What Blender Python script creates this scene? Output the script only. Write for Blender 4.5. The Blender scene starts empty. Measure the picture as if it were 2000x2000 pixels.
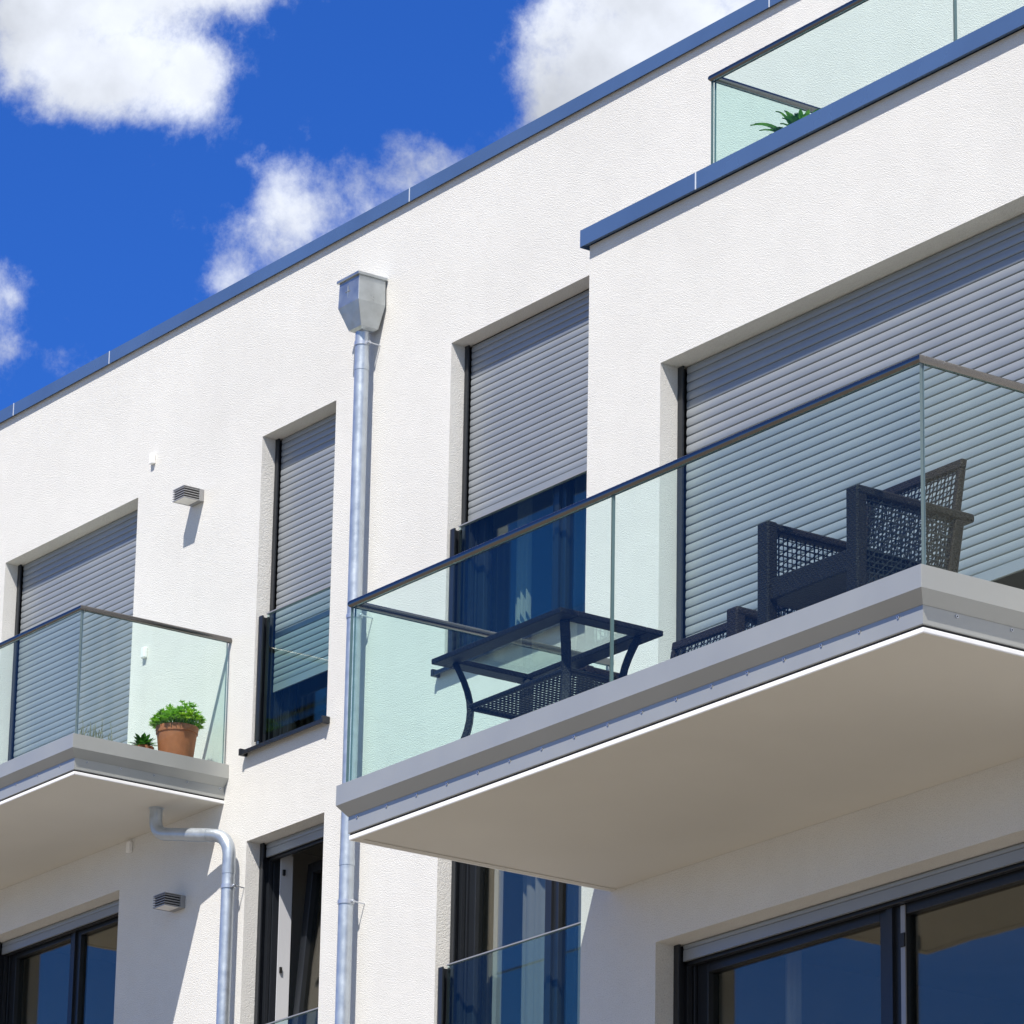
import bpy, bmesh, math, random
from mathutils import Vector, Matrix
random.seed(7)
sc = bpy.context.scene
col = sc.collection
R = math.radians

# ------------------------------------------------------------------ materials
def newmat(name):
    m = bpy.data.materials.new(name); m.use_nodes = True
    nt = m.node_tree; b = nt.nodes['Principled BSDF']
    return m, nt, b

def principled(name, c, rough=.5, metal=0., spec=.5, bump=None, mottle=None, rvar=None):
    m, nt, b = newmat(name)
    b.inputs['Base Color'].default_value = (*c, 1)
    b.inputs['Roughness'].default_value = rough
    b.inputs['Metallic'].default_value = metal
    b.inputs['Specular IOR Level'].default_value = spec
    tc = nt.nodes.new('ShaderNodeTexCoord')
    if mottle:
        sc_, amt = mottle
        n = nt.nodes.new('ShaderNodeTexNoise'); n.inputs['Scale'].default_value = sc_; n.inputs['Detail'].default_value = 5
        nt.links.new(tc.outputs['Object'], n.inputs['Vector'])
        r = nt.nodes.new('ShaderNodeMapRange'); r.inputs[1].default_value = .3; r.inputs[2].default_value = .7
        r.inputs[3].default_value = 1-amt; r.inputs[4].default_value = 1+amt
        nt.links.new(n.outputs['Fac'], r.inputs[0])
        mx = nt.nodes.new('ShaderNodeVectorMath'); mx.operation = 'SCALE'
        mx.inputs[0].default_value = c
        nt.links.new(r.outputs[0], mx.inputs['Scale'])
        nt.links.new(mx.outputs[0], b.inputs['Base Color'])
        if rvar:
            r2 = nt.nodes.new('ShaderNodeMapRange'); r2.inputs[1].default_value = .3; r2.inputs[2].default_value = .7
            r2.inputs[3].default_value = rough-rvar; r2.inputs[4].default_value = rough+rvar
            nt.links.new(n.outputs['Fac'], r2.inputs[0]); nt.links.new(r2.outputs[0], b.inputs['Roughness'])
    if bump:
        sc_, dist, strength = bump
        n = nt.nodes.new('ShaderNodeTexNoise'); n.inputs['Scale'].default_value = sc_; n.inputs['Detail'].default_value = 3
        nt.links.new(tc.outputs['Object'], n.inputs['Vector'])
        bp = nt.nodes.new('ShaderNodeBump'); bp.inputs['Distance'].default_value = dist; bp.inputs['Strength'].default_value = strength
        nt.links.new(n.outputs['Fac'], bp.inputs['Height']); nt.links.new(bp.outputs[0], b.inputs['Normal'])
    return m

def stucco(name, c, grain, dist):
    m, nt, b = newmat(name)
    b.inputs['Roughness'].default_value = .92; b.inputs['Specular IOR Level'].default_value = .2
    tc = nt.nodes.new('ShaderNodeTexCoord')
    def noise(s, d, rough=.5, vec=None):
        n = nt.nodes.new('ShaderNodeTexNoise'); n.inputs['Scale'].default_value = s
        n.inputs['Detail'].default_value = d; n.inputs['Roughness'].default_value = rough
        nt.links.new(vec or tc.outputs['Object'], n.inputs['Vector']); return n
    big = noise(.9, 6, .6); mid = noise(7, 4); fine = noise(grain, 3, .6); fine2 = noise(grain*2.6, 2)
    mp = nt.nodes.new('ShaderNodeMapping'); mp.inputs['Scale'].default_value = (3.2, 3.2, .22)
    nt.links.new(tc.outputs['Object'], mp.inputs[0]); streak = noise(1.6, 4, .55, mp.outputs[0])
    def mr(src, a, b_, lo, hi):
        r = nt.nodes.new('ShaderNodeMapRange'); r.inputs[1].default_value = a; r.inputs[2].default_value = b_
        r.inputs[3].default_value = lo; r.inputs[4].default_value = hi; nt.links.new(src, r.inputs[0]); return r.outputs[0]
    def mul(a, b_):
        k = nt.nodes.new('ShaderNodeMath'); k.operation = 'MULTIPLY'; nt.links.new(a, k.inputs[0]); nt.links.new(b_, k.inputs[1]); return k.outputs[0]
    f = mul(mul(mr(big.outputs['Fac'], .35, .65, .945, 1.0), mr(streak.outputs['Fac'], .35, .7, 1.0, .985)),
            mul(mr(mid.outputs['Fac'], .3, .7, .985, 1.01), mr(fine.outputs['Fac'], .32, .52, .86, 1.0)))
    v = nt.nodes.new('ShaderNodeVectorMath'); v.operation = 'SCALE'; v.inputs[0].default_value = c
    nt.links.new(f, v.inputs['Scale']); nt.links.new(v.outputs[0], b.inputs['Base Color'])
    ad = nt.nodes.new('ShaderNodeMath'); ad.operation = 'MULTIPLY_ADD'; ad.inputs[1].default_value = .35
    nt.links.new(fine2.outputs['Fac'], ad.inputs[0]); nt.links.new(fine.outputs['Fac'], ad.inputs[2])
    ad2 = nt.nodes.new('ShaderNodeMath'); ad2.operation = 'MULTIPLY_ADD'; ad2.inputs[1].default_value = .35
    nt.links.new(mid.outputs['Fac'], ad2.inputs[0]); nt.links.new(ad.outputs[0], ad2.inputs[2])
    bp = nt.nodes.new('ShaderNodeBump'); bp.inputs['Distance'].default_value = dist; bp.inputs['Strength'].default_value = 1
    nt.links.new(ad2.outputs[0], bp.inputs['Height']); nt.links.new(bp.outputs[0], b.inputs['Normal'])
    return m

def glass(name, tint, refl=1.0, extra=0.0, rough=0.0, wave=0.0, gcol=(1, 1, 1)):
    m = bpy.data.materials.new(name); m.use_nodes = True; nt = m.node_tree; nt.nodes.clear()
    o = nt.nodes.new('ShaderNodeOutputMaterial'); t = nt.nodes.new('ShaderNodeBsdfTransparent'); g = nt.nodes.new('ShaderNodeBsdfGlossy')
    t.inputs[0].default_value = (*tint, 1); g.inputs['Roughness'].default_value = rough; g.inputs['Color'].default_value = (*gcol, 1)
    ge = nt.nodes.new('ShaderNodeNewGeometry'); dt = nt.nodes.new('ShaderNodeVectorMath'); dt.operation = 'DOT_PRODUCT'
    nt.links.new(ge.outputs['Normal'], dt.inputs[0]); nt.links.new(ge.outputs['Incoming'], dt.inputs[1])
    def mm(op, a, b_=None, c_=None):
        n_ = nt.nodes.new('ShaderNodeMath'); n_.operation = op
        for i_, x_ in enumerate((a, b_, c_)):
            if x_ is None: continue
            if isinstance(x_, (int, float)): n_.inputs[i_].default_value = x_
            else: nt.links.new(x_, n_.inputs[i_])
        return n_
    ab = mm('ABSOLUTE', dt.outputs['Value']); om = mm('SUBTRACT', 1.0, ab.outputs[0]); pw = mm('POWER', om.outputs[0], 5.0)
    f = mm('MULTIPLY_ADD', pw.outputs[0], .96, .04)
    k = nt.nodes.new('ShaderNodeMath'); k.operation = 'MULTIPLY_ADD'; k.inputs[1].default_value = refl; k.inputs[2].default_value = extra; k.use_clamp = True
    nt.links.new(f.outputs[0], k.inputs[0])
    mx = nt.nodes.new('ShaderNodeMixShader'); nt.links.new(k.outputs[0], mx.inputs[0]); nt.links.new(t.outputs[0], mx.inputs[1]); nt.links.new(g.outputs[0], mx.inputs[2])
    if wave:
        tc = nt.nodes.new('ShaderNodeTexCoord'); n = nt.nodes.new('ShaderNodeTexNoise'); n.inputs['Scale'].default_value = 1.3
        nt.links.new(tc.outputs['Object'], n.inputs['Vector'])
        bp = nt.nodes.new('ShaderNodeBump'); bp.inputs['Distance'].default_value = wave; nt.links.new(n.outputs['Fac'], bp.inputs['Height'])
        nt.links.new(bp.outputs[0], g.inputs['Normal'])
    nt.links.new(mx.outputs[0], o.inputs[0]); return m

def wicker(name, c1, c2, s):
    m, nt, b = newmat(name)
    b.inputs['Roughness'].default_value = .5; b.inputs['Specular IOR Level'].default_value = .2
    tc = nt.nodes.new('ShaderNodeTexCoord')
    def wave(dirn, sc_):
        w = nt.nodes.new('ShaderNodeTexWave'); w.bands_direction = dirn; w.inputs['Scale'].default_value = sc_
        w.inputs['Distortion'].default_value = .6; w.inputs['Detail'].default_value = 1
        nt.links.new(tc.outputs['Object'], w.inputs['Vector']); return w.outputs['Fac']
    a = wave('DIAGONAL', s); z = wave('Z', s*1.3)
    k = nt.nodes.new('ShaderNodeMath'); k.operation = 'MULTIPLY'; nt.links.new(a, k.inputs[0]); nt.links.new(z, k.inputs[1])
    k2 = nt.nodes.new('ShaderNodeMath'); k2.operation = 'MAXIMUM'; nt.links.new(k.outputs[0], k2.inputs[0])
    n = nt.nodes.new('ShaderNodeTexNoise'); n.inputs['Scale'].default_value = 130; nt.links.new(tc.outputs['Object'], n.inputs['Vector'])
    nt.links.new(n.outputs['Fac'], k2.inputs[1])
    cr = nt.nodes.new('ShaderNodeMix'); cr.data_type = 'RGBA'; cr.inputs['A'].default_value = (*c1, 1); cr.inputs['B'].default_value = (*c2, 1)
    nt.links.new(k2.outputs[0], cr.inputs['Factor']); nt.links.new(cr.outputs['Result'], b.inputs['Base Color'])
    bp = nt.nodes.new('ShaderNodeBump'); bp.inputs['Distance'].default_value = .006
    nt.links.new(k2.outputs[0], bp.inputs['Height']); nt.links.new(bp.outputs[0], b.inputs['Normal'])
    return m

def leafmat(name, c, c2, sc_=60):
    m, nt, b = newmat(name)
    b.inputs['Roughness'].default_value = .45
    b.inputs['Subsurface Weight'].default_value = 0
    tc = nt.nodes.new('ShaderNodeTexCoord'); n = nt.nodes.new('ShaderNodeTexNoise'); n.inputs['Scale'].default_value = sc_
    nt.links.new(tc.outputs['Object'], n.inputs['Vector'])
    cr = nt.nodes.new('ShaderNodeMix'); cr.data_type = 'RGBA'; cr.inputs['A'].default_value = (*c, 1); cr.inputs['B'].default_value = (*c2, 1)
    r = nt.nodes.new('ShaderNodeMapRange'); r.inputs[1].default_value = .35; r.inputs[2].default_value = .65
    nt.links.new(n.outputs['Fac'], r.inputs[0]); nt.links.new(r.outputs[0], cr.inputs['Factor']); nt.links.new(cr.outputs['Result'], b.inputs['Base Color'])
    tr = nt.nodes.new('ShaderNodeBsdfTranslucent'); nt.links.new(cr.outputs['Result'], tr.inputs[0])
    mx = nt.nodes.new('ShaderNodeMixShader'); mx.inputs[0].default_value = .35
    nt.links.new(b.outputs[0], mx.inputs[1]); nt.links.new(tr.outputs[0], mx.inputs[2])
    nt.links.new(mx.outputs[0], nt.nodes['Material Output'].inputs[0])
    return m

M = {}
M['stucco'] = stucco('white_stucco', (.795, .785, .75), 165, .0056)
M['stucco_far'] = stucco('white_stucco_coarse', (.795, .785, .75), 120, .0075)
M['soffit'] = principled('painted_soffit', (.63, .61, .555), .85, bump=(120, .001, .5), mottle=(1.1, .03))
M['cap'] = principled('blue_grey_sheet', (.10, .175, .32), .25, .35, mottle=(1.5, .08), rvar=.05)
M['capseam'] = principled('sheet_joint', (.62, .66, .72), .4)
M['fascia'] = principled('silver_grey_sheet', (.40, .41, .39), .38, .36, mottle=(2.5, .04), rvar=.05)
M['dark_gap'] = principled('sealing_gap', (.03, .03, .032), .8)
M['whitestrip'] = principled('white_edge_profile', (.86, .86, .85), .6, mottle=(20, .03))
M['steel'] = principled('brushed_steel', (.20, .19, .18), .26, 1.0, mottle=(6, .05), rvar=.02)
M['screw'] = principled('screw_steel', (.58, .61, .66), .35, .75)
M['zinc'] = principled('galvanised_zinc', (.50, .55, .60), .40, .7, mottle=(14, .10), rvar=.07, bump=(30, .002, .3))
M['hopperzinc'] = principled('weathered_zinc', (.44, .47, .48), .36, .8, mottle=(9, .14), rvar=.1, bump=(12, .006, .4))
M['anthracite'] = principled('anthracite_aluminium', (.014, .0165, .021), .38, mottle=(5, .08))
M['shutter'] = principled('grey_shutter_slats', (.275, .297, .317), .36, .2, mottle=(2.2, .05), rvar=.05)
M['pane'] = glass('window_glass', (.78, .80, .79), 1.2, .05, wave=.0012, gcol=(1, .90, .72))
M['guard'] = glass('guard_glass', (.91, .98, .962), .5, .0)
M['guard2'] = glass('window_guard_glass', (.87, .965, .95), .5, .0)
M['edge'] = principled('glass_edge', (.13, .19, .20), .15)
M['tableglass'] = glass('table_glass', (.90, .95, .93), 1.2, .02)
M['dark_wicker'] = wicker('dark_wicker', (.004, .003, .003), (.024, .018, .016), 22)
M['dark_strand'] = principled('dark_strand', (.006, .0055, .007), .5)
M['table_wicker'] = wicker('black_wicker', (.003, .003, .006), (.014, .014, .020), 24)
M['lampgrey'] = principled('lamp_grey', (.33, .33, .33), .4, .3)
M['lampglass'] = principled('opal_glass', (.80, .78, .74), .5)
M['whiteplastic'] = principled('white_plastic', (.86, .86, .84), .45)
M['whiteframe'] = principled('white_inner_frame', (.62, .63, .66), .4)
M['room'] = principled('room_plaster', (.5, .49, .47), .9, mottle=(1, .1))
M['curtain'] = principled('grey_curtain', (.22, .24, .24), .9)
M['greysheer'] = principled('grey_sheer', (.34, .36, .36), .9)
M['sheer'] = principled('pale_curtain', (.66, .66, .62), .9)
M['blackgasket'] = principled('black_fitting', (.012, .012, .012), .5)
M['terracotta'] = principled('terracotta', (.43, .13, .055), .62, mottle=(18, .12), bump=(60, .001, .5))
M['soil'] = principled('soil', (.05, .035, .025), .95, bump=(60, .01, 1))
M['leaf'] = leafmat('bush_leaf', (.20, .42, .025), (.34, .60, .06), 40)
M['leafdark'] = leafmat('dark_leaf', (.035, .13, .015), (.10, .26, .03), 30)
M['leafstrap'] = leafmat('strap_leaf', (.05, .20, .015), (.16, .38, .04), 12)
M['twig'] = leafmat('dry_twig', (.12, .14, .07), (.45, .40, .32), 30)
M['paving'] = principled('ground_paving', (.195, .172, .138), .9, mottle=(.4, .12), bump=(8, .01, .5))
M['concrete'] = principled('terrace_slab', (.35, .34, .32), .9, mottle=(2, .1))

# ------------------------------------------------------------------ helpers
class MB:
    def __init__(s): s.v = []; s.f = []; s.mi = []; s.sm = []
    def add(s, vs, fs, mi=0, smooth=False):
        o = len(s.v); s.v += [tuple(v) for v in vs]
        for f in fs: s.f.append([i+o for i in f]); s.mi.append(mi); s.sm.append(smooth)
        return s
    def box(s, x0, x1, y0, y1, z0, z1, mi=0):
        vs = [(x, y, z) for x in (x0, x1) for y in (y0, y1) for z in (z0, z1)]
        return s.add(vs, [(0,1,3,2),(4,6,7,5),(0,4,5,1),(2,3,7,6),(0,2,6,4),(1,5,7,3)], mi)
    def quad(s, a, b, c, d, mi=0): return s.add([a,b,c,d], [(0,1,2,3)], mi)
    def prism(s, poly, fn0, fn1, mi=0, caps=True):
        n = len(poly); vs = [fn0(p) for p in poly]+[fn1(p) for p in poly]
        fs = [(i,(i+1)%n,(i+1)%n+n,i+n) for i in range(n)]
        if caps: fs += [tuple(range(n-1,-1,-1)), tuple(range(n,2*n))]
        return s.add(vs, fs, mi)
    def tube(s, pts, r, seg=12, mi=0, caps=True, smooth=True):
        pts = [Vector(p) for p in pts]; n = len(pts); rs = r if isinstance(r,(list,tuple)) else [r]*n
        t0 = (pts[1]-pts[0]).normalized(); ref = Vector((0,0,1)) if abs(t0.z) < .9 else Vector((1,0,0))
        u = t0.cross(ref).normalized(); vs = []
        for i,p in enumerate(pts):
            if i == 0: t = t0
            elif i == n-1: t = (pts[-1]-pts[-2]).normalized()
            else: t = ((pts[i+1]-p).normalized()+(p-pts[i-1]).normalized()).normalized()
            u = (u - t*u.dot(t)).normalized(); w = t.cross(u)
            k = 1.0
            if 0 < i < n-1:
                c = (p-pts[i-1]).normalized().dot(t); k = 1/max(c,.6)
            for j in range(seg):
                a = 2*math.pi*j/seg; vs.append(p+(u*math.cos(a)+w*math.sin(a))*rs[i]*(k if k < 1.02 else 1.0))
        fs = [(i*seg+j,i*seg+(j+1)%seg,(i+1)*seg+(j+1)%seg,(i+1)*seg+j) for i in range(n-1) for j in range(seg)]
        s.add(vs, fs, mi, smooth)
        if caps: s.add(vs[:seg], [tuple(range(seg-1,-1,-1))], mi); s.add(vs[-seg:], [tuple(range(seg))], mi)
        return s
    def sweep(s, pts, w, h, side, mi=0):
        """rectangular section swept along pts, width w along `side`, thickness h across"""
        pts = [Vector(p) for p in pts]; n = len(pts); side = Vector(side).normalized(); vs = []
        for i,p in enumerate(pts):
            a = pts[max(i-1,0)]; b = pts[min(i+1,n-1)]; t = (b-a).normalized(); q = t.cross(side).normalized()
            for x,y in ((-1,-1),(1,-1),(1,1),(-1,1)): vs.append(p+side*(x*w/2)+q*(y*h/2))
        fs = [(i*4+j,i*4+(j+1)%4,(i+1)*4+(j+1)%4,(i+1)*4+j) for i in range(n-1) for j in range(4)]
        fs += [(3,2,1,0),((n-1)*4,(n-1)*4+1,(n-1)*4+2,(n-1)*4+3)]
        return s.add(vs, fs, mi)
    def lathe(s, prof, c, seg=40, mi=0):
        vs = [(c[0]+r*math.cos(2*math.pi*j/seg), c[1]+r*math.sin(2*math.pi*j/seg), c[2]+z) for r,z in prof for j in range(seg)]
        fs = [(i*seg+j,i*seg+(j+1)%seg,(i+1)*seg+(j+1)%seg,(i+1)*seg+j) for i in range(len(prof)-1) for j in range(seg)]
        return s.add(vs, fs, mi, True)
    def build(s, name, mats, parent=None, bevel=0, segs=2, label=None, fix=True):
        me = bpy.data.meshes.new(name); me.from_pydata(s.v, [], s.f)
        for m in (mats if isinstance(mats,(list,tuple)) else [mats]): me.materials.append(M[m])
        me.polygons.foreach_set('material_index', s.mi); me.polygons.foreach_set('use_smooth', s.sm)
        me.update()
        if fix:
            bm = bmesh.new(); bm.from_mesh(me); bmesh.ops.recalc_face_normals(bm, faces=bm.faces); bm.to_mesh(me); bm.free()
        o = bpy.data.objects.new(name, me); col.objects.link(o)
        if parent is not None: o.parent = parent; o.matrix_parent_inverse = parent_inv(parent)
        if bevel:
            b = o.modifiers.new('bevel','BEVEL'); b.width = bevel; b.segments = segs; b.limit_method = 'ANGLE'; b.angle_limit = R(40)
        if label: o['label'] = label
        return o
def parent_inv(p):
    # parts are modelled in world coordinates; only a thing's Empty is displaced
    return Matrix.Translation(-p.location) if p.type == 'EMPTY' else Matrix.Identity(4)
def thing(name, loc, label, cat, group=None):
    o = bpy.data.objects.new(name, None); col.objects.link(o); o.location = loc
    o.matrix_basis = Matrix.Translation(Vector(loc)); o.empty_display_size = .2
    o['label'] = label; o['category'] = cat
    if group: o['group'] = group
    return o
def tag(o, label, cat, group=None):
    o['label'] = label; o['category'] = cat
    if group: o['group'] = group
    return o

# ------------------------------------------------------------------ dimensions (metres, camera at the origin)
YM, YB = 17.0, 13.745            # main facade plane, plane of the projecting block
XC = -18.868                     # left corner of the projecting block
XR = -11.5                       # right end of the block
GZ = -1.7
XL, XE = -36.0, -9.0
FL = [0.12, 3.08, 6.05, 9.05]    # storey floors
TOPM, TOPB = 12.725, 9.475       # wall tops below the caps
REV = .11

bld = thing('apartment_building', (-20, 17, GZ), 'white rendered apartment building with blue-grey roof edging, glazed balconies and grey roller shutters', 'building')

def wall(name, x0, x1, z0, z1, y, holes, depth=.33):
    xs = sorted({x0, x1, *[h[0] for h in holes], *[h[1] for h in holes]}); zs = sorted({z0, z1, *[h[2] for h in holes], *[h[3] for h in holes]})
    mb = MB()
    inh = lambda a, b: any(h[0] < a < h[1] and h[2] < b < h[3] for h in holes)
    for i in range(len(xs)-1):
        for j in range(len(zs)-1):
            if not inh((xs[i]+xs[i+1])/2, (zs[j]+zs[j+1])/2):
                mb.quad((xs[i],y,zs[j]),(xs[i+1],y,zs[j]),(xs[i+1],y,zs[j+1]),(xs[i],y,zs[j+1]))
                mb.quad((xs[i],y+depth,zs[j]),(xs[i],y+depth,zs[j+1]),(xs[i+1],y+depth,zs[j+1]),(xs[i+1],y+depth,zs[j]))
    for a,b,c,d in holes:
        e = y+depth
        mb.quad((a,y,c),(a,y,d),(a,e,d),(a,e,c)); mb.quad((b,y,c),(b,e,c),(b,e,d),(b,y,d))
        mb.quad((a,y,d),(b,y,d),(b,e,d),(a,e,d)); mb.quad((a,y,c),(a,e,c),(b,e,c),(b,y,c))
    return mb.build(name, 'stucco_far' if y == YM else 'stucco', bld, fix=False)

# openings on the main facade (x0, x1, z0, z1)
W1 = (-30.95, -28.975, 9.06, 11.52); W2 = (-27.27, -26.315, 9.19, 11.515); W3 = (-24.907, -22.95, 9.205, 11.517)
W1b = (-30.97, -28.99, 6.06, 8.53); W2b = (-27.285, -26.305, 6.2, 8.537); W3b = (-24.93, -22.95, 6.2, 8.53)
low = [(a, b, c-2.97, d-2.97) for a, b, c, d in (W1b, W2b, W3b)] + [(a, b, c-5.94, d-5.94) for a, b, c, d in (W1b, W2b, W3b)]
wall('facade_wall', XL, XE, GZ, TOPM, YM, [W1, W2, W3, W1b, W2b, W3b]+low)
B2 = (-18.243, -14.55, 6.06, 8.632); B1 = (-18.245, -14.55, 3.09, 5.60); B0 = (-18.245, -14.55, .12, 2.62)
wall('projecting_wall', XC, XR, GZ, TOPB, YB, [B2, B1, B0])
for sx0, sx1 in ((XC, XC+.33), (XR-.33, XR)):
    mb = MB(); e = .001 if sx0 == XC else -.001
    mb.add([(x,y,z) for x in (sx0, sx1) for y in ((YB if (x in (XC,XR)) else YB+.33), YM) for z in (GZ, TOPB)], [(0,1,3,2),(4,6,7,5),(1,5,7,3)]); mb.build('side_wall', 'stucco', bld, fix=False)
mb = MB(); D = YM+10
mb.quad((XL,YM,GZ),(XL,D,GZ),(XL,D,TOPM),(XL,YM,TOPM)); mb.quad((XE,YM,GZ),(XE,D,GZ),(XE,D,TOPM),(XE,YM,TOPM)); mb.quad((XL,D,GZ),(XE,D,GZ),(XE,D,TOPM),(XL,D,TOPM))
mb.build('rear_wall', 'stucco', bld, fix=False)
MB().box(XL+.01, XE-.01, YM+.34, D-.01, TOPM-.30, TOPM-.02).build('roof', 'concrete', bld)
# terrace: floor and inner side of its parapet
MB().box(XC+.34, XR-.34, YB+.34, YM-.002, 8.80, 9.15).build('terrace_floor', 'concrete', bld)
# intermediate floors of the block keep daylight out from below
mb = MB()
for z in (5.72, 2.75): mb.box(XC+.34, XR-.34, YB+.335, YM+9, z, z+.22)
mb.build('storey_slab', 'room', bld)
# a room behind each opening
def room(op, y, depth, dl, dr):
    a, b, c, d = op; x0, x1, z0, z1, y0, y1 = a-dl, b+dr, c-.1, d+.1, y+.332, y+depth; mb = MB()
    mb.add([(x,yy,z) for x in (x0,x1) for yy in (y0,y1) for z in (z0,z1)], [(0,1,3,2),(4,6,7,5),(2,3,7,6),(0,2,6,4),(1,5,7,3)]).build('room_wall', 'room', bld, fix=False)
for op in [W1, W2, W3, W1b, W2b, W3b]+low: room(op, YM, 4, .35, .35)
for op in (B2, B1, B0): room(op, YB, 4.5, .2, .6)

# roof edge caps: folded sheet with drip edge, joints proud of the sheet
def cap(name, x0, x1, y, zb, zt, depth, ov, joints, xl_ov):
    mb = MB()
    poly = [(y-ov,zb),(y-ov,zt),(y-ov+.01,zt+.004),(y+depth,zt-.012),(y+depth,zb),(y+depth-.006,zb),(y+depth-.006,zt-.02),(y-ov+.004,zt-.006),(y-ov+.004,zb)]
    mb.prism(poly, lambda p: (x0-xl_ov,p[0],p[1]), lambda p: (x1,p[0],p[1]), caps=False)
    # closed left end
    mb.box(x0-xl_ov-.002, x0-xl_ov+.003, y-ov+.001, y+depth, zb-.004, zt-.004)
    mb.box(x0-xl_ov+.004, x1, y-ov+.005, y-.004, zb+.012, zb+.016)
    o = mb.build(name, 'cap', bld)
    for jx in joints:
        MB().box(jx-.004, jx+.004, y-ov-.0025, y-ov+.003, zb-.001, zt+.001).build('cap_joint', 'capseam', o)
    return o
cap('roof_cap', XL, XE, YM, 12.712, 12.812, .40, .030, [-30.9, -29.45, -25.42, -21.42, -17.4], .03)
cap('parapet_cap', XC, XR, YB, 9.468, 9.562, .36, .042, [-17.90, -13.9], .030)

# ------------------------------------------------------------------ windows
PITCH = .0484
def shutter_mesh(x0, x1, ztop, zbot, y):
    mb = MB(); z = zbot; prof = []
    # bottom bar
    bar = .055
    mb.box(x0, x1, y+.001, y+.016, zbot, zbot+bar)
    z = zbot+bar+.002
    while z < ztop:
        zt = z+PITCH
        pts = [(0.006, 0), (.0036, .0010), (.0004, .0016), (-.0012, .0075), (-.0028, .0165), (-.0030, .0265), (-.0016, .0375), (.0012, .0465), (.008, .0484)]
        vs = []
        for dy, dz in pts: vs += [(x0, y+.004+dy, min(z+dz, ztop)), (x1, y+.004+dy, min(z+dz, ztop))]
        mb.add(vs, [(2*i,2*i+1,2*i+3,2*i+2) for i in range(1, 7)], 0, True)
        mb.add(vs[:4], [(0,1,3,2)], 1); mb.add(vs[14:], [(0,1,3,2)], 1)
        z = zt
    return mb

def window(op, y, sh_bot, label=None, sashes=1, mull=None, frame_w=.055, sash_w=.07, top_extra=0, right_guide=True, pane=True):
    a, b, c, d = op
    yg = y+REV
    f = MB()          # outer frame, set behind the shutter
    y0, y1 = y+.20, y+.275
    f.box(a, a+frame_w, y0, y1, c, d); f.box(b-frame_w, b, y0, y1, c, d); f.box(a+frame_w, b-frame_w, y0, y1, d-frame_w-top_extra, d); f.box(a+frame_w, b-frame_w, y0, y1, c, c+frame_w)
    # head box above the shutter slot
    f.box(a+.001, b-.001, y+.165, y0-.002, d-.10, d-.001)
    W = f.build('window', 'anthracite', bld, bevel=.003, label=label)
    cuts = [a+frame_w] + (mull or []) + [b-frame_w]
    for i in range(len(cuts)-1):
        s0, s1 = cuts[i]+.004, cuts[i+1]-.004; z0, z1 = c+frame_w+.004, d-frame_w-top_extra-.004
        s = MB(); ys0, ys1 = y+.215, y+.285
        s.box(s0, s0+sash_w, ys0, ys1, z0, z1); s.box(s1-sash_w, s1, ys0, ys1, z0, z1)
        s.box(s0+sash_w, s1-sash_w, ys0, ys1, z1-sash_w, z1); s.box(s0+sash_w, s1-sash_w, ys0, ys1, z0, z0+sash_w)
        s.build('sash', 'anthracite', W, bevel=.004)
        if pane: MB().box(s0+sash_w-.01, s1-sash_w+.01, y+.245, y+.251, z0+sash_w-.01, z1-sash_w+.01).build('pane', 'pane', W)
        if i > 0: MB().box(cuts[i]-.022, cuts[i]+.022, y0-.004, y1-.01, c+frame_w, d-frame_w-top_extra).build('mullion', 'anthracite', W)
    # guides
    for k, gx in enumerate((a, b-.045)):
        g = MB(); g.box(gx+.001, gx+.014, yg, yg+.085, c+.01, d-.001); g.box(gx+.014, gx+.044, yg, yg+.012, c+.01, d-.001); g.box(gx+.014, gx+.044, yg+.055, yg+.085, c+.01, d-.001)
        g.build('guide_rail', 'anthracite', W, bevel=.0015)
    if sh_bot is not None:
        shutter_mesh(a+.046, b-.046, d-.004, sh_bot, yg+.024).build('roller_shutter', ['shutter','dark_gap'], W, fix=False)
    return W

def sill(W, a, b, z, y):
    mb = MB()
    poly = [(y-.055,z-.004),(y-.055,z-.034),(y-.045,z-.034),(y-.045,z-.010),(y+.19,z+.012),(y+.19,z+.020)]
    mb.prism(poly, lambda p: (a-.03,p[0],p[1]), lambda p: (b+.03,p[0],p[1]))
    for x in (a-.036, b+.012): mb.box(x, x+.024, y-.062, y-.001, z-.036, z+.012)
    mb.build('window_sill', 'anthracite', W, bevel=.002)

def guard(W, a, b, z0, z1, y):
    """glass guard across a window with dark side posts and a thin top trim"""
    g = MB(); g.box(a+.075, b-.017, y+.046, y+.062, z0+.03, z1)
    g.build('glass_guard', ['guard2'], W)
    MB().box(a+.07, b-.015, y+.042, y+.066, z1+.0005, z1+.009).build('guard_trim', 'lampgrey', W)
    for x, pw_ in ((a+.012, .05), (b-.016, .014)):
        p = MB()
        if pw_ < .03: p.box(x, x+pw_, y+.03, y+.08, z0-.02, z1-.008); p.build('guard_post', 'anthracite', W, bevel=.002); continue
        p.box(x, x+.05, y+.015, y+.028, z0-.02, z1-.008); p.box(x, x+.016, y+.028, y+.08, z0-.02, z1-.008); p.box(x+.016, x+.05, y+.068, y+.08, z0-.02, z1-.008)
        p.build('guard_post', 'anthracite', W, bevel=.002)
        MB().tube([(x+.03, y+.03, z0-.02), (x+.03, y+.03, z0-.075), (x+.03, y+.06, z0-.11)], .016, 10).build('guard_foot', 'steel', W)

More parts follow.
